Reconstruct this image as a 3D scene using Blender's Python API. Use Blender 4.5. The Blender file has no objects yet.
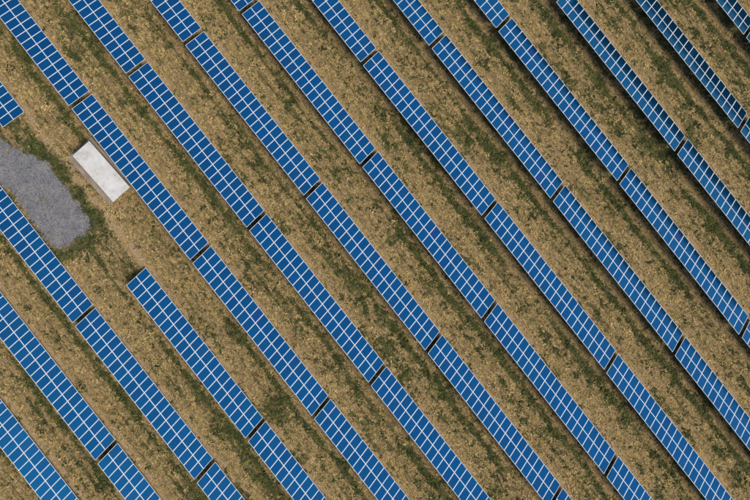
import bpy, math, random
import numpy as np
from mathutils import Matrix, Vector

random.seed(7)
rng = np.random.default_rng(11)
S = bpy.context.scene
COL = S.collection

# ------------------------------------------------------------------ camera
CAM_H = 108.25
M = [[0.618659492443988, 0.7855118161406558, 0.015219037826218541],
     [-0.7854684761277714, 0.6179663861691858, 0.03401203573021502],
     [0.017312002150641666, -0.032995943211332396, 0.999305540019233]]
cam_data = bpy.data.cameras.new('camera')
cam = bpy.data.objects.new('camera', cam_data)
COL.objects.link(cam)
cam.matrix_world = Matrix.Translation((0, 0, CAM_H)) @ Matrix(M).transposed().to_4x4()
cam_data.sensor_width = 36.0
cam_data.lens = 43.2
cam_data.shift_x = 0.18025
cam_data.shift_y = -0.31495
cam_data.clip_start = 0.5
cam_data.clip_end = 12000
S.camera = cam

# ------------------------------------------------------------------ light
SUN_EL, SUN_AZ = 70.0, 58.0            # azimuth clockwise from +Y
SUN_STRENGTH, SUN_ANGLE = 1.5, 22.0
SKY_STRENGTH = 0.075
EXPOSURE = 0.8
world = bpy.data.worlds.new('World')
S.world = world
world.use_nodes = True
wn = world.node_tree
sky = wn.nodes.new('ShaderNodeTexSky')
sky.sky_type = 'NISHITA'
sky.sun_disc = False
sky.sun_elevation = math.radians(SUN_EL)
sky.sun_rotation = math.radians(SUN_AZ)
sky.air_density = 1.0
sky.dust_density = 2.1
sky.ozone_density = 1.0
wn.links.new(sky.outputs[0], wn.nodes['Background'].inputs[0])
wn.nodes['Background'].inputs[1].default_value = SKY_STRENGTH
sun_data = bpy.data.lights.new('sun', 'SUN')
sun_data.energy = SUN_STRENGTH
sun_data.angle = math.radians(SUN_ANGLE)
sun_data.color = (1.0, 0.93, 0.81)
sun = bpy.data.objects.new('sun', sun_data)
COL.objects.link(sun)
e, a = math.radians(SUN_EL), math.radians(SUN_AZ)
to_sun = Vector((math.cos(e) * math.sin(a), math.cos(e) * math.cos(a), math.sin(e)))
sun.rotation_euler = to_sun.to_track_quat('Z', 'Y').to_euler()
sun.location = to_sun * 300
vs = S.view_settings
vs.view_transform = 'Standard'
vs.look = 'None'
vs.gamma = 1.0
vs.exposure = EXPOSURE
vs.use_curve_mapping = False

# ------------------------------------------------------------------ layout
ROW = 'ABCDEFGHIJKLMNO'                 # from the lower-left corner to the upper-right
V = [-49.25, -41.649, -34.031, -26.468, -18.866, -11.326, -3.813, 3.664, 11.194,
     18.784, 26.283, 33.855, 41.447, 49.04, 56.6]          # y of each row's high edge
SX = [33.0, 28.43, 14.399, 14.374, -5.747, -4.609, -3.38, -2.148, 11.451,
      14.922, 18.231, 42.694, 45.26, 60.0, 24.0]            # x of one joint in each row
PITCH, N_MOD, GAP = 1.02, 22, 0.4666
TABLE_L = PITCH * N_MOD
STEP = TABLE_L + GAP
DY, DZ, CLEAR = 2.6862, 1.6418, 0.62
TILT = math.atan2(DZ, DY)
DEPTH = math.hypot(DY, DZ)
ROW_PITCH = 7.553


def project(p):
    d = [sum(M[i][k] * (p[k] - (CAM_H if k == 2 else 0)) for k in range(3)) for i in range(3)]
    return (375 - 135.19 + 900 * d[0] / -d[2], 250 - 236.21 - 900 * d[1] / -d[2])


# ------------------------------------------------------------------ noise on the ground
def _hash(ix, iy, seed):
    h = (ix.astype(np.int64) * 374761393 + iy.astype(np.int64) * 668265263 + seed * 982451653) & 0x7fffffff
    h = ((h ^ (h >> 13)) * 1274126177) & 0x7fffffff
    h = h ^ (h >> 16)
    return (h & 0xffff) / 65535.0


def vnoise(x, y, seed):
    x = np.asarray(x, float); y = np.asarray(y, float)
    ix = np.floor(x); iy = np.floor(y)
    fx = x - ix; fy = y - iy
    fx = fx * fx * (3 - 2 * fx); fy = fy * fy * (3 - 2 * fy)
    a0 = _hash(ix, iy, seed); b0 = _hash(ix + 1, iy, seed)
    c0 = _hash(ix, iy + 1, seed); d0 = _hash(ix + 1, iy + 1, seed)
    return (a0 * (1 - fx) + b0 * fx) * (1 - fy) + (c0 * (1 - fx) + d0 * fx) * fy


def fbm(x, y, seed, octv=3):
    t = 0; amp = 1; s = 0
    for i in range(octv):
        t = t + amp * vnoise(x * 2 ** i, y * 2 ** i, seed + i * 17); s += amp; amp *= 0.55
    return t / s


def sstep(a0, b0, x):
    t = np.clip((x - a0) / (b0 - a0), 0, 1)
    return t * t * (3 - 2 * t)


def row_d(x, y):
    """distance from the high edge of a row towards the next row: about 4.87 at that row's low edge"""
    return np.mod(V[0] + 40 * ROW_PITCH - y, ROW_PITCH)


TRACKS = ((1.30, 0.15, 1.0, 301), (1.80, 0.09, 0.7, 302), (2.25, 0.08, 0.6, 305), (2.75, 0.11, 0.85, 303), (3.25, 0.08, 0.6, 306), (3.75, 0.08, 0.55, 304))


def furrow(x, y):
    """0..1, thin tracks that run along the rows and come and go"""
    d = row_d(x, y)
    t = 0
    for c, w, a_, sd in TRACKS:
        row_id = np.floor((V[0] + 40 * ROW_PITCH - y) / ROW_PITCH)
        cc = c + (vnoise(x / 9.0, row_id * 7.3, sd) - 0.5) * 0.4
        on = sstep(0.30, 0.6, vnoise(x / 7.0, row_id * 3.1 + 0.5, sd + 50))
        t = np.maximum(t, a_ * on * np.exp(-((d - cc) / w) ** 2))
    return t


def ground_z(x, y):
    near = np.clip(1 - (np.hypot(np.asarray(x) - 30, np.asarray(y)) - 90) / 60, 0, 1)
    return near * (0.10 * (vnoise(np.asarray(x) / 2.3, np.asarray(y) / 1.7, 5) - 0.5)
                   + 0.05 * (vnoise(np.asarray(x) / 0.7, np.asarray(y) / 0.6, 6) - 0.5)
                   - 0.07 * furrow(np.asarray(x, float), np.asarray(y, float))) - 0.05


GRAVEL = [(-14.5, -30.4), (-11.0, -29.1), (-8.04, -28.0), (-5.98, -27.18), (-3.46, -26.31), (-1.74, -25.42),
          (0.78, -25.56), (3.17, -25.61), (5.12, -25.7), (7.06, -25.8), (7.52, -26.76), (7.23, -28.15),
          (7.11, -30.08), (6.74, -30.8), (5.55, -31.28), (2.11, -31.03), (-1.52, -31.03), (-3.51, -31.5),
          (-8.5, -32.6), (-14.5, -33.8)]


def poly_dist(x, y, poly):
    """signed distance to a polygon, negative inside"""
    x = np.asarray(x, float); y = np.asarray(y, float)
    inside = np.zeros(x.shape, bool); best = np.full(x.shape, 1e9)
    n = len(poly)
    for i in range(n):
        x0, y0 = poly[i]; x1, y1 = poly[(i + 1) % n]
        cond = ((y0 > y) != (y1 > y))
        with np.errstate(divide='ignore', invalid='ignore'):
            xi = (x1 - x0) * (y - y0) / ((y1 - y0) if y1 != y0 else 1e-9) + x0
        inside ^= cond & (x < xi)
        t = np.clip(((x - x0) * (x1 - x0) + (y - y0) * (y1 - y0)) / ((x1 - x0) ** 2 + (y1 - y0) ** 2), 0, 1)
        best = np.minimum(best, np.hypot(x - x0 - t * (x1 - x0), y - y0 - t * (y1 - y0)))
    return np.where(inside, -best, best)


def green_and_shade(x, y):
    wob = (fbm(x / 4.0, y / 2.4, 61) - 0.5) * 0.9
    d = row_d(x, y) + wob
    strength = sstep(0.32, 0.62, fbm(x / 9.0, y / 3.2, 71))
    band = np.exp(-((d - 1.25) / 0.32) ** 2) * (0.25 + 1.1 * strength)
    band2 = 0.85 * furrow(x, y) * sstep(0.25, 0.55, fbm(x / 1.5, y / 1.5, 73))
    patch = 0.5 * sstep(0.52, 0.72, fbm(x / 3.4, y / 1.2, 91)) * sstep(0.35, 0.6, fbm(x / 14, y / 14, 95))
    gd = np.where((np.abs(x) < 40) & (np.abs(y + 28) < 20), poly_dist(x, y, GRAVEL), 99.0)
    yard = 0.85 * np.exp(-((gd - 0.9) / 0.9) ** 2) * sstep(0.28, 0.5, fbm(x / 1.6, y / 1.6, 99))
    under = -0.45 * sstep(5.3, 5.9, d) * sstep(0.25, 0.5, fbm(x / 3, y / 2, 103))  # raises dark cover under the tables: their shade deepened by colour
    mid_ = 0.10 * np.exp(-((d - 2.1) / 0.7) ** 2)
    return np.clip(np.maximum(np.maximum(band, band2) + patch + mid_, yard) - under, 0.03, 1)


def bare(x, y):
    d = row_d(x, y) + (fbm(x / 2.0, y / 2.0, 62) - 0.5) * 0.5
    return np.exp(-((d - 4.8) / 0.36) ** 2) * 0.92 + 0.8 * np.exp(-((d - 0.45) / 0.5) ** 2) + 0.8 * furrow(x, y)


# ------------------------------------------------------------------ helpers
def tag(o, label=None, cat=None, group=None, kind=None):
    if label: o['label'] = label
    if cat: o['category'] = cat
    if group: o['group'] = group
    if kind: o['kind'] = kind
    return o


def link(name, mesh, parent=None, mats=()):
    o = bpy.data.objects.new(name, mesh)
    COL.objects.link(o)
    if parent: o.parent = parent
    for m in mats:
        if mesh.materials.find(m.name) < 0: mesh.materials.append(m)
    return o


def box_data(x0, x1, y0, y1, z0, z1):
    v = [(x0, y0, z0), (x1, y0, z0), (x1, y1, z0), (x0, y1, z0), (x0, y0, z1), (x1, y0, z1), (x1, y1, z1), (x0, y1, z1)]
    f = [(0, 3, 2, 1), (4, 5, 6, 7), (0, 1, 5, 4), (1, 2, 6, 5), (2, 3, 7, 6), (3, 0, 4, 7)]
    return v, f


def mesh_from(name, parts):
    """parts: list of (verts, faces, material index)"""
    V_, F_, MI = [], [], []
    for v, f, mi in parts:
        b = len(V_); V_ += list(v); F_ += [tuple(i + b for i in q) for q in f]; MI += [mi] * len(f)
    me = bpy.data.meshes.new(name)
    me.from_pydata(V_, [], F_)
    me.polygons.foreach_set('material_index', MI)
    me.update()
    return me


def beam_data(p, q, w, h, up=(0, 0, 1)):
    p = Vector(p); q = Vector(q); d = (q - p).normalized(); u = Vector(up)
    s = d.cross(u)
    if s.length < 1e-4: s = d.cross(Vector((1, 0, 0)))
    s.normalize(); t = s.cross(d).normalized()
    v = []
    for c in (p, q):
        for sx, sz in ((-1, -1), (1, -1), (1, 1), (-1, 1)):
            v.append(tuple(c + s * (sx * w / 2) + t * (sz * h / 2)))
    f = [(0, 3, 2, 1), (4, 5, 6, 7), (0, 1, 5, 4), (1, 2, 6, 5), (2, 3, 7, 6), (3, 0, 4, 7)]
    return v, f


def fast_mesh(name, verts, loops_per_face, nfaces, idx, colors=None):
    me = bpy.data.meshes.new(name)
    me.vertices.add(len(verts)); me.vertices.foreach_set('co', verts.astype(np.float32).ravel())
    me.loops.add(len(idx)); me.loops.foreach_set('vertex_index', idx.astype(np.int32))
    me.polygons.add(nfaces)
    me.polygons.foreach_set('loop_start', np.arange(0, nfaces * loops_per_face, loops_per_face, dtype=np.int32))
    me.update(calc_edges=True)
    if colors is not None:
        at = me.color_attributes.new('tint', 'FLOAT_COLOR', 'POINT')
        c4 = np.ones((len(verts), 4), np.float32); c4[:, :3] = colors
        at.data.foreach_set('color', c4.ravel())
    return me


# ------------------------------------------------------------------ materials
class NT:
    def __init__(self, name):
        self.m = bpy.data.materials.new(name); self.m.use_nodes = True
        self.t = self.m.node_tree; self.b = self.t.nodes['Principled BSDF']

    def n(self, kind, **kw):
        nd = self.t.nodes.new(kind)
        for k, v in kw.items(): setattr(nd, k, v)
        return nd

    def l(self, a0, b0): self.t.links.new(a0, b0)

    def math(self, op, a0, b0=None, c0=None):
        nd = self.n('ShaderNodeMath', operation=op)
        for i, x in enumerate((a0, b0, c0)):
            if x is None: continue
            if isinstance(x, (int, float)): nd.inputs[i].default_value = x
            else: self.l(x, nd.inputs[i])
        return nd.outputs[0]

    def noise(self, scale, detail=3, rough=0.55, vec=None, dims='3D'):
        nd = self.n('ShaderNodeTexNoise'); nd.inputs['Scale'].default_value = scale
        nd.inputs['Detail'].default_value = detail; nd.inputs['Roughness'].default_value = rough
        if vec is not None: self.l(vec, nd.inputs['Vector'])
        return nd.outputs['Fac']

    def ramp(self, fac, stops):
        r = self.n('ShaderNodeValToRGB'); el = r.color_ramp.elements
        while len(el) < len(stops): el.new(0.5)
        for e_, (p, c) in zip(el, stops): e_.position = p; e_.color = (*c, 1)
        self.l(fac, r.inputs[0]); return r.outputs[0]

    def mix(self, fac, a0, b0, mode='MIX'):
        m_ = self.n('ShaderNodeMix', data_type='RGBA', blend_type=mode)
        for sock, x in ((m_.inputs[0], fac), (m_.inputs[6], a0), (m_.inputs[7], b0)):
            if isinstance(x, (int, float)): sock.default_value = x
            elif isinstance(x, tuple): sock.default_value = (*x, 1)
            else: self.l(x, sock)
        return m_.outputs[2]

    def smooth(self, x, a0, b0):
        nd = self.n('ShaderNodeMapRange', interpolation_type='SMOOTHSTEP')
        self.l(x, nd.inputs[0]); nd.inputs[1].default_value = a0; nd.inputs[2].default_value = b0
        return nd.outputs[0]

    def bump(self, h, strength=0.4, dist=0.05):
        bp = self.n('ShaderNodeBump'); bp.inputs['Strength'].default_value = strength
        bp.inputs['Distance'].default_value = dist; self.l(h, bp.inputs['Height'])
        self.l(bp.outputs[0], self.b.inputs['Normal'])


def simple(name, col, rough=0.6, metal=0.0, var=0.15, scale=6.0):
    t = NT(name)
    nz = t.noise(scale, 4)
    c = t.ramp(nz, [(0.25, tuple(x * (1 - var) for x in col)), (0.75, tuple(min(1, x * (1 + var)) for x in col))])
    t.l(c, t.b.inputs['Base Color'])
    t.b.inputs['Roughness'].default_value = rough; t.b.inputs['Metallic'].default_value = metal
    return t.m


def mat_cells():
    t = NT('blue_silicon_cells')
    tc = t.n('ShaderNodeTexCoord'); oi = t.n('ShaderNodeObjectInfo')
    sep = t.n('ShaderNodeSeparateXYZ'); t.l(tc.outputs['Object'], sep.inputs[0])
    # cells 6 x 10, thin joints between them
    def joint(sock, n, size, w):
        f = t.math('FRACT', t.math('ADD', t.math('MULTIPLY', sock, n / size), 0.5 if n % 2 else 0.0))
        d = t.math('ABSOLUTE', t.math('SUBTRACT', f, 0.5))
        return t.math('GREATER_THAN', d, 0.5 - w)
    jx = joint(sep.outputs[0], 6, 0.92, 0.013)
    jy = joint(sep.outputs[1], 10, 1.48, 0.013)
    j = t.math('MAXIMUM', jx, jy)
    loc = t.n('ShaderNodeVectorMath', operation='ADD')
    t.l(tc.outputs['Object'], loc.inputs[0]); t.l(oi.outputs['Location'], loc.inputs[1])
    fleck = t.noise(9.0, 3, 0.7, loc.outputs[0])
    base = t.mix(oi.outputs['Random'], (0.001, 0.138, 0.315), (0.0015, 0.172, 0.375))
    base = t.mix(t.math('MULTIPLY', fleck, 0.5), base, (0.003, 0.115, 0.31))
    dirt = t.noise(0.55, 4, 0.65, loc.outputs[0])
    base = t.mix(t.math('MULTIPLY', t.smooth(dirt, 0.45, 0.75), 0.22), base, (0.05, 0.135, 0.26))
    # a few modules of another batch, a little more violet
    odd = t.math('GREATER_THAN', oi.outputs['Random'], 0.995)
    base = t.mix(t.math('MULTIPLY', odd, 0.6), base, (0.03, 0.09, 0.33))
    base = t.mix(t.math('MULTIPLY', j, 0.5), base, (0.25, 0.33, 0.42))
    t.l(base, t.b.inputs['Base Color'])
    t.b.inputs['Metallic'].default_value = 0.9
    t.b.inputs['Roughness'].default_value = 0.17
    t.b.inputs['Coat Weight'].default_value = 0.15
    t.b.inputs['Coat Roughness'].default_value = 0.06
    t.b.inputs['Coat IOR'].default_value = 1.3
    return t.m


def mat_ground():
    t = NT('dry_field_soil')
    geo = t.n('ShaderNodeNewGeometry'); pos = geo.outputs['Position']
    sep = t.n('ShaderNodeSeparateXYZ'); t.l(pos, sep.inputs[0])
    mp = t.n('ShaderNodeMapping'); mp.inputs['Scale'].default_value = (0.4, 1.0, 1.0); t.l(pos, mp.inputs['Vector'])
    lpos = mp.outputs[0]
    big = t.noise(0.30, 4, 0.6, lpos); mid = t.noise(1.9, 5, 0.65, lpos); fine = t.noise(6.0, 5, 0.8, pos)
    mp2 = t.n('ShaderNodeMapping'); mp2.inputs['Scale'].default_value = (0.5, 1.1, 1.0); t.l(pos, mp2.inputs['Vector'])
    clump = t.noise(4.2, 4, 0.74, mp2.outputs[0])
    straw = t.ramp(clump, [(0.36, (0.035, 0.033, 0.012)), (0.45, (0.14, 0.105, 0.042)), (0.54, (0.36, 0.265, 0.125)), (0.68, (0.54, 0.415, 0.225))])
    soil = t.ramp(fine, [(0.36, (0.060, 0.038, 0.016)), (0.48, (0.23, 0.152, 0.068)), (0.64, (0.44, 0.312, 0.150))])
    moss_and_shade = t.ramp(fine, [(0.3, (0.022, 0.024, 0.008)), (0.55, (0.075, 0.078, 0.024)), (0.8, (0.20, 0.165, 0.065))])
    col = t.mix(t.smooth(mid, 0.44, 0.66), soil, straw)
    mp3 = t.n('ShaderNodeMapping'); mp3.inputs['Scale'].default_value = (0.16, 1.0, 1.0); t.l(pos, mp3.inputs['Vector'])
    streak = t.noise(3.2, 4, 0.7, mp3.outputs[0])
    col = t.mix(t.math('MULTIPLY', t.smooth(streak, 0.50, 0.64), 0.75), col, t.mix(t.smooth(fine, 0.4, 0.6), (0.050, 0.046, 0.017), (0.17, 0.13, 0.052)))
    # the worn strip under each row's drip edge
    d = t.math('SUBTRACT', V[0] + 40 * ROW_PITCH, sep.outputs[1])
    wob = t.math('MULTIPLY', t.math('SUBTRACT', t.noise(0.5, 3, 0.6, pos), 0.5), 1.2)
    d = t.math('MODULO', t.math('ADD', d, wob), ROW_PITCH)
    drip = t.math('MULTIPLY', t.smooth(d, 4.05, 4.5), t.math('SUBTRACT', 1.0, t.smooth(d, 5.0, 5.6)))
    worn = t.ramp(fine, [(0.34, (0.15, 0.094, 0.046)), (0.5, (0.38, 0.262, 0.138)), (0.68, (0.56, 0.412, 0.240))])
    col = t.mix(t.math('MULTIPLY', drip, 0.8), col, worn)
    cover = t.n('ShaderNodeAttribute', attribute_name='moss_and_shade').outputs['Fac']  # plant cover, plus painted shade on the ground beneath the tables
    green = t.smooth(t.math('ADD', cover, t.math('ADD', t.math('MULTIPLY', t.math('SUBTRACT', t.noise(2.4, 5, 0.75, pos), 0.5), 2.0), t.math('SUBTRACT', clump, 0.5))), 0.30, 0.70)
    green = t.math('MULTIPLY', green, 0.85)
    col = t.mix(green, col, moss_and_shade)
    t.l(col, t.b.inputs['Base Color'])
    t.b.inputs['Roughness'].default_value = 0.95
    t.b.inputs['Specular IOR Level'].default_value = 0.15
    t.bump(t.math('ADD', fine, t.math('MULTIPLY', mid, 1.2)), 0.9, 0.12)
    return t.m


def mat_gravel():
    t = NT('grey_crushed_stone')
    geo = t.n('ShaderNodeNewGeometry'); pos = geo.outputs['Position']
    vor = t.n('ShaderNodeTexVoronoi'); vor.inputs['Scale'].default_value = 14.0; t.l(pos, vor.inputs['Vector'])
    sepc = t.n('ShaderNodeSeparateColor'); t.l(vor.outputs['Color'], sepc.inputs[0])
    st = t.ramp(sepc.outputs[0], [(0.0, (0.115, 0.113, 0.118)), (0.5, (0.165, 0.162, 0.168)), (1.0, (0.235, 0.230, 0.232))])
    big = t.noise(0.55, 5, 0.65, pos)
    st = t.mix(t.smooth(big, 0.42, 0.7), st, (0.235, 0.225, 0.215), 'MIX')
    dk = t.noise(1.4, 4, 0.6, pos)
    st = t.mix(t.math('MULTIPLY', t.smooth(dk, 0.5, 0.75), 0.55), st, (0.075, 0.075, 0.084))
    t.l(st, t.b.inputs['Base Color']); t.b.inputs['Roughness'].default_value = 0.9
    t.bump(vor.outputs['Distance'], 0.7, 0.03)
    return t.m


def mat_tint(name, rough=0.75, trans=0.0):
    t = NT(name)
    at = t.n('ShaderNodeAttribute', attribute_name='tint')
    geo = t.n('ShaderNodeNewGeometry')
    nz = t.noise(30.0, 2, 0.5, geo.outputs['Position'])
    c = t.mix(1.0, at.outputs['Color'], t.ramp(nz, [(0.2, (0.75, 0.75, 0.75)), (0.8, (1.2, 1.2, 1.2))]), 'MULTIPLY')
    t.l(c, t.b.inputs['Base Color']); t.b.inputs['Roughness'].default_value = rough
    t.b.inputs['Specular IOR Level'].default_value = 0.2
    return t.m


def mat_roof():
    t = NT('weathered_white_concrete')
    geo = t.n('ShaderNodeNewGeometry'); pos = geo.outputs['Position']
    a0 = t.noise(0.9, 6, 0.7, pos); b0 = t.noise(5.0, 5, 0.7, pos)
    c = t.ramp(a0, [(0.30, (0.36, 0.325, 0.28)), (0.46, (0.52, 0.50, 0.46)), (0.66, (0.62, 0.605, 0.58))])
    c = t.mix(t.math('MULTIPLY', t.smooth(b0, 0.55, 0.75), 0.35), c, (0.46, 0.41, 0.35))
    t.l(c, t.b.inputs['Base Color']); t.b.inputs['Roughness'].default_value = 0.75
    t.bump(b0, 0.2, 0.02)
    return t.m


CELLS = mat_cells()
FRAME = simple('anodised_frame', (0.68, 0.70, 0.72), 0.45, 0.0, 0.10)
BACK = simple('grey_back_sheet', (0.42, 0.43, 0.44), 0.6)
STEEL = simple('galvanised_steel', (0.34, 0.35, 0.36), 0.5, 0.6, 0.2)
GROUND = mat_ground()
GRAVELM = mat_gravel()
GRASS = mat_tint('dry_grass_blades')
WEED = mat_tint('weed_leaves', 0.6)
STONE = mat_tint('loose_stones', 0.9)
ROOFM = mat_roof()
WALLM = simple('pale_render_wall', (0.55, 0.53, 0.49), 0.8, 0, 0.12)
APRON = simple('brown_grey_paving', (0.29, 0.225, 0.17), 0.9, 0, 0.55, 4.0)
DOORM = simple('grey_steel_door', (0.22, 0.25, 0.28), 0.5, 0.2)
DARK = simple('dark_louvre', (0.05, 0.05, 0.055), 0.6)

# ------------------------------------------------------------------ ground sheet
def axis(lo, hi, step, far):
    fine = np.arange(lo, hi + step, step)
    out = []
    d = step
    x = hi
    while x < far:
        d *= 1.8; x += d; out.append(x)
    neg = []
    d = step; x = lo
    while x > -far:
        d *= 1.8; x -= d; neg.append(x)
    return np.concatenate([np.array(neg[::-1]), fine, np.array(out)])


gx = axis(-50, 112, 0.45, 4000); gy = axis(-72, 72, 0.2, 4000)
GX, GY = np.meshgrid(gx, gy)
gv = np.stack([GX.ravel(), GY.ravel(), ground_z(GX.ravel(), GY.ravel())], 1)
nx, ny = len(gx), len(gy)
ii = (np.arange(ny - 1)[:, None] * nx + np.arange(nx - 1)[None, :]).ravel()
gidx = np.stack([ii, ii + 1, ii + nx + 1, ii + nx], 1)
gm = fast_mesh('ground', gv, 4, len(gidx), gidx.ravel())
at = gm.attributes.new('moss_and_shade', 'FLOAT', 'POINT')
at.data.foreach_set('value', np.maximum(green_and_shade(GX.ravel(), GY.ravel()), 0.8 * furrow(GX.ravel(), GY.ravel())).astype(np.float32))
g = link('ground', gm, None, (GROUND,))
tag(g, kind='structure')

# gravel pad: a raised, ragged-edged bed
xs = np.arange(-15, 8.4, 0.12); ys = np.arange(-34.4, -24.8, 0.12)
PX, PY = np.meshgrid(xs, ys)
edge = poly_dist(PX, PY, GRAVEL) + 1.5 * (fbm(PX / 1.1, PY / 1.1, 41, 4) - 0.5)
zz = ground_z(PX, PY) + 0.07 * np.clip(-edge / 0.35, -1.2, 1) + 0.02 * (vnoise(PX * 3, PY * 3, 3) - 0.5)
keep = (edge < 0.2)
q_ok = keep[:-1, :-1] & keep[1:, :-1] & keep[:-1, 1:] & keep[1:, 1:]
iy_, ix_ = np.nonzero(q_ok)
npx = len(xs)
b_ = iy_ * npx + ix_
pidx = np.stack([b_, b_ + 1, b_ + npx + 1, b_ + npx], 1)
used, inv = np.unique(pidx.ravel(), return_inverse=True)
pv = np.stack([PX.ravel(), PY.ravel(), zz.ravel()], 1)[used]
pm = fast_mesh('gravel_pad', pv, 4, len(pidx), inv)
gp = link('gravel_pad', pm, None, (GRAVELM,))
tag(gp, kind='structure')

# ------------------------------------------------------------------ one solar panel
MW, MD = 1.006, DEPTH / 2 - 0.008      # module size


def panel_mesh():
    w, d, t = MW / 2, MD / 2, 0.04
    fr, wb = 0.033, 0.010              # frame lip, white border inside it
    V_ = []
    def ring(a0, b0, z):
        s = len(V_); V_.extend([(-a0, -b0, z), (a0, -b0, z), (a0, b0, z), (-a0, b0, z)]); return s
    r0 = ring(w, d, -t); r1 = ring(w, d, 0); r2 = ring(w - fr, d - fr, 0)
    r3 = ring(w - fr, d - fr, -0.004); r4 = ring(w - fr - wb, d - fr - wb, -0.004)
    F_, MI = [], []
    def strip(a0, b0, mi):
        for i in range(4):
            j = (i + 1) % 4
            F_.append((a0 + i, a0 + j, b0 + j, b0 + i)); MI.append(mi)
    strip(r0, r1, 0); strip(r1, r2, 0); strip(r2, r3, 0); strip(r3, r4, 0)
    F_.append((r4, r4 + 1, r4 + 2, r4 + 3)); MI.append(1)
    F_.append((r0 + 3, r0 + 2, r0 + 1, r0)); MI.append(2)
    me = bpy.data.meshes.new('solar_panel')
    me.from_pydata(V_, [], F_)
    me.polygons.foreach_set('material_index', MI)
    for m in (FRAME, CELLS, BACK): me.materials.append(m)
    me.update()
    return me


PANEL = panel_mesh()
ct, st_ = math.cos(TILT), math.sin(TILT)


def on_slope(t_, off=0.0):
    """point of the table at slope distance t_ from the high edge, off metres above the glass"""
    return (ct * t_ + st_ * off, CLEAR + DZ - st_ * t_ + ct * off)


def steel_mesh(name, v, f):
    me = mesh_from(name, [(v, f, 0)]); me.materials.append(STEEL); return me


PUR_T = [0.36, 1.22, 1.95, 2.80]
FRAMES_X = [1.12 + i * (TABLE_L - 2.24) / 6 for i in range(7)]
purlin_meshes = []
for t_ in PUR_T:
    y, z = on_slope(t_, -0.085)
    purlin_meshes.append(steel_mesh('purlin', *beam_data((0.05, y, z), (TABLE_L - 0.05, y, z), 0.06, 0.08)))
ya, za = on_slope(0.12, -0.17); yb, zb = on_slope(DEPTH - 0.12, -0.17)
RAFTER = steel_mesh('rafter', *beam_data((0, ya, za), (0, yb, zb), 0.06, 0.09))
yh, zh = on_slope(0.55, -0.2); yl, zl = on_slope(DEPTH - 0.55, -0.2)
POST_H = steel_mesh('post', *beam_data((0, yh, -0.3), (0, yh, zh), 0.09, 0.09))
POST_L = steel_mesh('post', *beam_data((0, yl, -0.3), (0, yl, zl), 0.09, 0.09))
ym, zm = on_slope(1.65, -0.2)
BRACE = steel_mesh('brace', *beam_data((0.06, yh, 0.55), (0.06, ym, zm), 0.04, 0.05))


def make_table(row, x0):
    root = bpy.data.objects.new('solar_table', None)
    root.empty_display_size = 0.5
    COL.objects.link(root)
    root.location = (x0, V[row], random.uniform(-0.02, 0.02))
    root.rotation_euler = (random.gauss(0, 0.006), random.gauss(0, 0.0012), random.gauss(0, 0.0006))
    for j in range(2):
        for i in range(N_MOD):
            o = bpy.data.objects.new('solar_panel', PANEL)
            t_ = DEPTH * (j + 0.5) / 2
            y, z = on_slope(t_, random.uniform(-0.004, 0.004))
            o.location = (PITCH * (i + 0.5), y, z)
            o.rotation_euler = (-TILT + random.gauss(0, 0.0035), random.gauss(0, 0.0035), 0)
            o.parent = root
            COL.objects.link(o)
    for me in purlin_meshes:
        link('purlin', me, root)
    for fx in FRAMES_X:
        for nm, me in (('rafter', RAFTER), ('post', POST_H), ('post', POST_L), ('brace', BRACE)):
            o = link(nm, me, root); o.location.x = fx
    return root


ORD = ['first', 'second', 'third', 'fourth', 'fifth', 'sixth', 'seventh', 'eighth', 'ninth', 'tenth',
       'eleventh', 'twelfth', 'thirteenth', 'fourteenth', 'fifteenth']


def shows(row, x0):
    n = 0
    for i in range(45):
        for j in range(7):
            y, z = on_slope(DEPTH * j / 6)
            px, py = project((x0 + TABLE_L * i / 44, V[row] + y, z))
            n += (0 < px < 750 and 0 < py < 500)
    return n


TABLES = []
for r in range(len(V)):
    found = []
    for k in range(-6, 6):
        if ROW[r] == 'D' and k == -1: continue          # left free for the kiosk and its yard
        x0 = SX[r] + k * STEP + GAP
        if shows(r, x0) > 2 or (ROW[r] == 'O' and k == 0): found.append((k, x0))
    for i, (k, x0) in enumerate(found):
        o = make_table(r, x0)
        if ROW[r] == 'D' and k < 0:
            lab = 'blue solar table cut off by the left picture edge above the gravel pad'
        elif ROW[r] == 'D' and k == 0:
            lab = 'blue solar table whose upper end stands free in open grass below the white kiosk'
        elif ROW[r] == 'E' and x0 < 0 < x0 + TABLE_L:
            lab = 'blue solar table running right beside the white kiosk'
        elif ROW[r] == 'C' and i == 0:
            lab = 'blue solar table whose upper end lies along the gravel pad'
        elif len(found) == 1:
            where = {'A': 'alone in the bottom left corner of the field', 'N': 'alone in the top right corner of the field',
                     'O': 'just beyond the lone one in the top right corner'}.get(
                ROW[r], 'in the %s row from the bottom left corner' % ORD[r])
            lab = 'blue solar table ' + where
        else:
            lab = 'blue solar table, %s from the top in the %s row from the bottom left corner' % (ORD[i], ORD[r])
        tag(o, lab, 'solar table', 'parallel rows of solar tables')
        TABLES.append((r, x0))
print('tables', len(TABLES))

# ------------------------------------------------------------------ white kiosk
KH = 1.75
kx, ky = 2.63, -20.75
krot = math.radians(3.3)
kiosk = bpy.data.objects.new('transformer_kiosk', None)
COL.objects.link(kiosk)
kiosk.location = (kx, ky, 0); kiosk.rotation_euler = (0, 0, krot)
tag(kiosk, 'long white flat-roofed kiosk between the gravel pad and the solar rows', 'kiosk')
KL, KW = 3.63, 1.31


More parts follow.
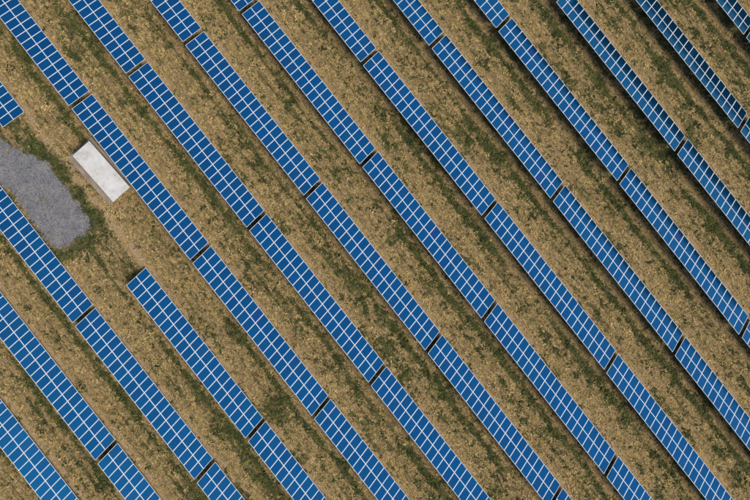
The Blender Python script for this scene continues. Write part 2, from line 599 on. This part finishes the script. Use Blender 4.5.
def bevel_box(name, dims, mat, bev=0.02):
    import bmesh
    bm = bmesh.new()
    x0, x1, y0, y1, z0, z1 = dims
    v, f = box_data(*dims)
    bv = [bm.verts.new(p) for p in v]
    for q in f: bm.faces.new([bv[i] for i in q])
    bmesh.ops.bevel(bm, geom=list(bm.edges), offset=bev, segments=2, affect='EDGES', profile=0.6)
    me = bpy.data.meshes.new(name); bm.to_mesh(me); bm.free(); me.materials.append(mat)
    return me


link('wall', bevel_box('wall', (-KL + .1, KL - .1, -KW + .1, KW - .1, -0.2, KH - 0.14), WALLM), kiosk)
roof = link('roof', bevel_box('roof', (-KL, KL, -KW, KW, KH - 0.139, KH), ROOFM, 0.03), kiosk)
for fx in (-KL / 3, KL / 3):
    link('joint_strip', bevel_box('joint_strip', (fx - 0.04, fx + 0.04, -KW + 0.02, KW - 0.02, KH - 0.02, KH + 0.006), ROOFM, 0.005), roof)
link('apron', bevel_box('apron', (-KL - 0.25, KL + 0.06, -KW - 0.95, KW + 0.18, -0.25, 0.09), APRON, 0.03), kiosk)
for fx in (-2.6, -0.2, 2.2):
    d = link('door', bevel_box('door', (fx - 0.5, fx + 0.5, -KW + 0.06, -KW + 0.098, 0.12, KH - 0.22), DOORM, 0.01), kiosk)
    link('handle', bevel_box('handle', (fx + 0.36, fx + 0.40, -KW + 0.02, -KW + 0.058, 0.75, 0.92), DARK, 0.008), d)
for fx in (-1.4, 1.0):
    gr = link('vent_grille', bevel_box('vent_grille', (fx - 0.45, fx + 0.45, -KW + 0.07, -KW + 0.098, 0.4, 1.2), DARK, 0.008), kiosk)
    for i in range(6):
        link('slat', bevel_box('slat', (fx - 0.42, fx + 0.42, -KW + 0.04, -KW + 0.068, 0.45 + i * 0.12, 0.50 + i * 0.12), DOORM, 0.005), gr)

# ------------------------------------------------------------------ vegetation
def kiosk_local(x, y):
    c, s = math.cos(-krot), math.sin(-krot)
    dx, dy = x - kx, y - ky
    return dx * c - dy * s, dx * s + dy * c


def blocked(x, y):
    lx, ly = kiosk_local(x, y)
    k_ = (lx > -KL - 0.3) & (lx < KL + 0.1) & (ly > -KW - 1.0) & (ly < KW + 0.2)
    return k_


def in_view(x, y, m=90):
    z = 0.0
    p = project_np(x, y)
    return (p[0] > -m) & (p[0] < 750 + m) & (p[1] > -m) & (p[1] < 500 + m)


def project_np(x, y):
    zc = -CAM_H
    d = [M[i][0] * x + M[i][1] * y + M[i][2] * zc for i in range(3)]
    return 375 - 135.19 + 900 * d[0] / -d[2], 250 - 236.21 - 900 * d[1] / -d[2]


def scatter(n, prob, seed, swath=0.0):
    r_ = np.random.default_rng(seed)
    x = r_.uniform(-36, 96, n); y = r_.uniform(-68, 66, n)
    ok = in_view(x, y)
    x, y = x[ok], y[ok]
    if swath:
        # cut straw lies in lines along the rows
        ph = (fbm(x / 11.0, y / 5.0, 401) - 0.5) * 1.6
        k = np.round((y + ph) / swath)
        pull = 0.80 * sstep(0.3, 0.6, fbm(x / 5.0, y / 5.0, 402))
        y = y + pull * (k * swath - ph - y)
    ok = (r_.random(len(x)) < prob(x, y)) & ~blocked(x, y)
    return x[ok], y[ok], r_


def blades(name, x, y, r_, nb, length, width, lift, colors, mat, label, cat, cluster=0.1):
    """a tuft of nb narrow leaves at each (x, y): each leaf a bent pair of triangles"""
    n = len(x)
    size = r_.lognormal(0, 0.32, n)
    base = colors(x, y, r_)
    X = np.repeat(x, nb); Y = np.repeat(y, nb); SZ = np.repeat(size, nb); C = np.repeat(base, nb, 0)
    m = len(X)
    ang = r_.uniform(0, 2 * np.pi, m)
    L = length * SZ * r_.uniform(0.6, 1.3, m); Wd = width * SZ * r_.uniform(0.6, 1.4, m)
    ox = X + r_.normal(0, cluster, m) * SZ; oy = Y + r_.normal(0, cluster, m) * SZ
    oz = ground_z(ox, oy) + 0.005
    dx, dy = np.cos(ang), np.sin(ang); sx, sy = -dy, dx
    up = lift * SZ * r_.uniform(0.3, 1.4, m)
    tw = r_.uniform(-0.5, 0.5, m)
    v0 = np.stack([ox, oy, oz], 1)
    mx, my, mz = ox + dx * L * 0.5, oy + dy * L * 0.5, oz + up
    v1 = np.stack([mx + sx * Wd / 2, my + sy * Wd / 2, mz + tw * Wd * 0.6], 1)
    v3 = np.stack([mx - sx * Wd / 2, my - sy * Wd / 2, mz - tw * Wd * 0.6], 1)
    v2 = np.stack([ox + dx * L, oy + dy * L, oz + up * r_.uniform(0.4, 1.5, m)], 1)
    verts = np.stack([v0, v1, v2, v3], 1).reshape(-1, 3)
    b0 = np.arange(m) * 4
    idx = np.stack([b0, b0 + 1, b0 + 3, b0 + 1, b0 + 2, b0 + 3], 1).reshape(-1)
    C = np.clip(C * r_.uniform(0.75, 1.25, (m, 1)), 0.003, 0.9)
    cv = np.repeat(C, 4, 0)
    me = fast_mesh(name, verts, 3, 2 * m, idx, cv)
    o = link(name, me, None, (mat,))
    tag(o, label, cat, kind='stuff')
    return o


def pick(pal, n, r_):
    pal = np.array(pal)
    i = r_.integers(0, len(pal), n); j = r_.integers(0, len(pal), n); t = r_.random((n, 1))
    return pal[i] * (1 - t) + pal[j] * t


STRAW = [(0.54, 0.388, 0.165), (0.47, 0.335, 0.132), (0.58, 0.43, 0.20), (0.33, 0.222, 0.086), (0.43, 0.325, 0.108), (0.14, 0.105, 0.034)]
OLIVE = [(0.10, 0.10, 0.028), (0.14, 0.13, 0.04), (0.20, 0.17, 0.058)]
GREEN = [(0.034, 0.048, 0.011), (0.056, 0.072, 0.017), (0.088, 0.100, 0.026), (0.026, 0.036, 0.009)]


def straw_col(x, y, r_):
    gr = green_and_shade(x, y)[:, None]
    c = pick(STRAW, len(x), r_)
    return np.where(r_.random((len(x), 1)) < gr * 0.7, pick(OLIVE, len(x), r_), c)


def weed_col(x, y, r_):
    c = pick(GREEN, len(x), r_)
    pad = (poly_dist(x, y, GRAVEL) < -0.4)[:, None]
    return np.where((r_.random((len(x), 1)) < 0.22) | pad, pick(OLIVE, len(x), r_), c)


def straw_prob(x, y):
    gd = poly_dist(x, y, GRAVEL)
    p = 0.04 + 0.96 * sstep(0.45, 0.6, fbm(x / 0.50, y / 0.22, 33, 2))
    p = p * (1 - np.clip(bare(x, y), 0, 0.95)) * (1 - 0.85 * sstep(0.2, 0.7, green_and_shade(x, y)))
    p = np.where(row_d(x, y) > 5.4, p * 0.35, p)
    return np.where(gd < -0.15, 0.015, p)


def weed_prob(x, y):
    gd = poly_dist(x, y, GRAVEL)
    p = green_and_shade(x, y) * (0.35 + 0.65 * sstep(0.42, 0.58, fbm(x / 0.8, y / 0.6, 44)))  # also thick below the tables, where dark leaves deepen the shade
    p = np.where(gd < -0.1, 0.0, p)
    # two weeds that broke through the gravel
    for wx, wy in ((1.01, -28.08), (2.45, -28.47), (1.7, -28.3)):
        p = np.where(np.hypot(x - wx, y - wy) < 0.3, 0.3, p)
    return p


x, y, r_ = scatter(820000, straw_prob, 21, 0.46)
blades('dry_grass', x, y, r_, 6, 0.125, 0.06, 0.07, straw_col, GRASS, 'cut dry straw-coloured grass covering the field', 'grass', 0.06)
x, y, r_ = scatter(480000, weed_prob, 22)
blades('weeds_and_shade', x, y, r_, 8, 0.19, 0.078, 0.10, weed_col, WEED, 'low dark green weeds in bands between rows, with dark ones added under tables as shade', 'weeds', 0.08)


# loose stones on the pad
rs = np.random.default_rng(5)
px = rs.uniform(-14, 8, 26000); py = rs.uniform(-34, -25, 26000)
ok = poly_dist(px, py, GRAVEL) < 0.1 + 0.25 * rs.random(26000)
ok &= rs.random(26000) < 0.6
px, py = px[ok], py[ok]
n = len(px)
sz = 0.035 * rs.lognormal(0, 0.4, n)
octa = np.array([(1, 0, 0), (0, 1, 0), (-1, 0, 0), (0, -1, 0), (0, 0, 0.8), (0, 0, -0.5)])
pts = octa[None] * sz[:, None, None] * rs.uniform(0.6, 1.3, (n, 6, 1))
an = rs.uniform(0, 6.28, n)
c, s = np.cos(an)[:, None], np.sin(an)[:, None]
pts = np.stack([pts[..., 0] * c - pts[..., 1] * s + px[:, None], pts[..., 0] * s + pts[..., 1] * c + py[:, None],
                pts[..., 2] + (ground_z(px, py) + 0.075)[:, None]], -1)
tri = np.array([(0, 1, 4), (1, 2, 4), (2, 3, 4), (3, 0, 4), (1, 0, 5), (2, 1, 5), (3, 2, 5), (0, 3, 5)])
sidx = (tri[None] + (np.arange(n) * 6)[:, None, None]).reshape(-1)
sc_ = np.repeat(np.array([(0.165, 0.162, 0.167)]) * rs.uniform(0.65, 1.4, (n, 1)), 6, 0)
so = link('loose_gravel', fast_mesh('loose_gravel', pts.reshape(-1, 3), 3, n * 8, sidx, sc_), None, (STONE,))
tag(so, 'loose grey stones strewn over the gravel pad', 'gravel', kind='stuff')
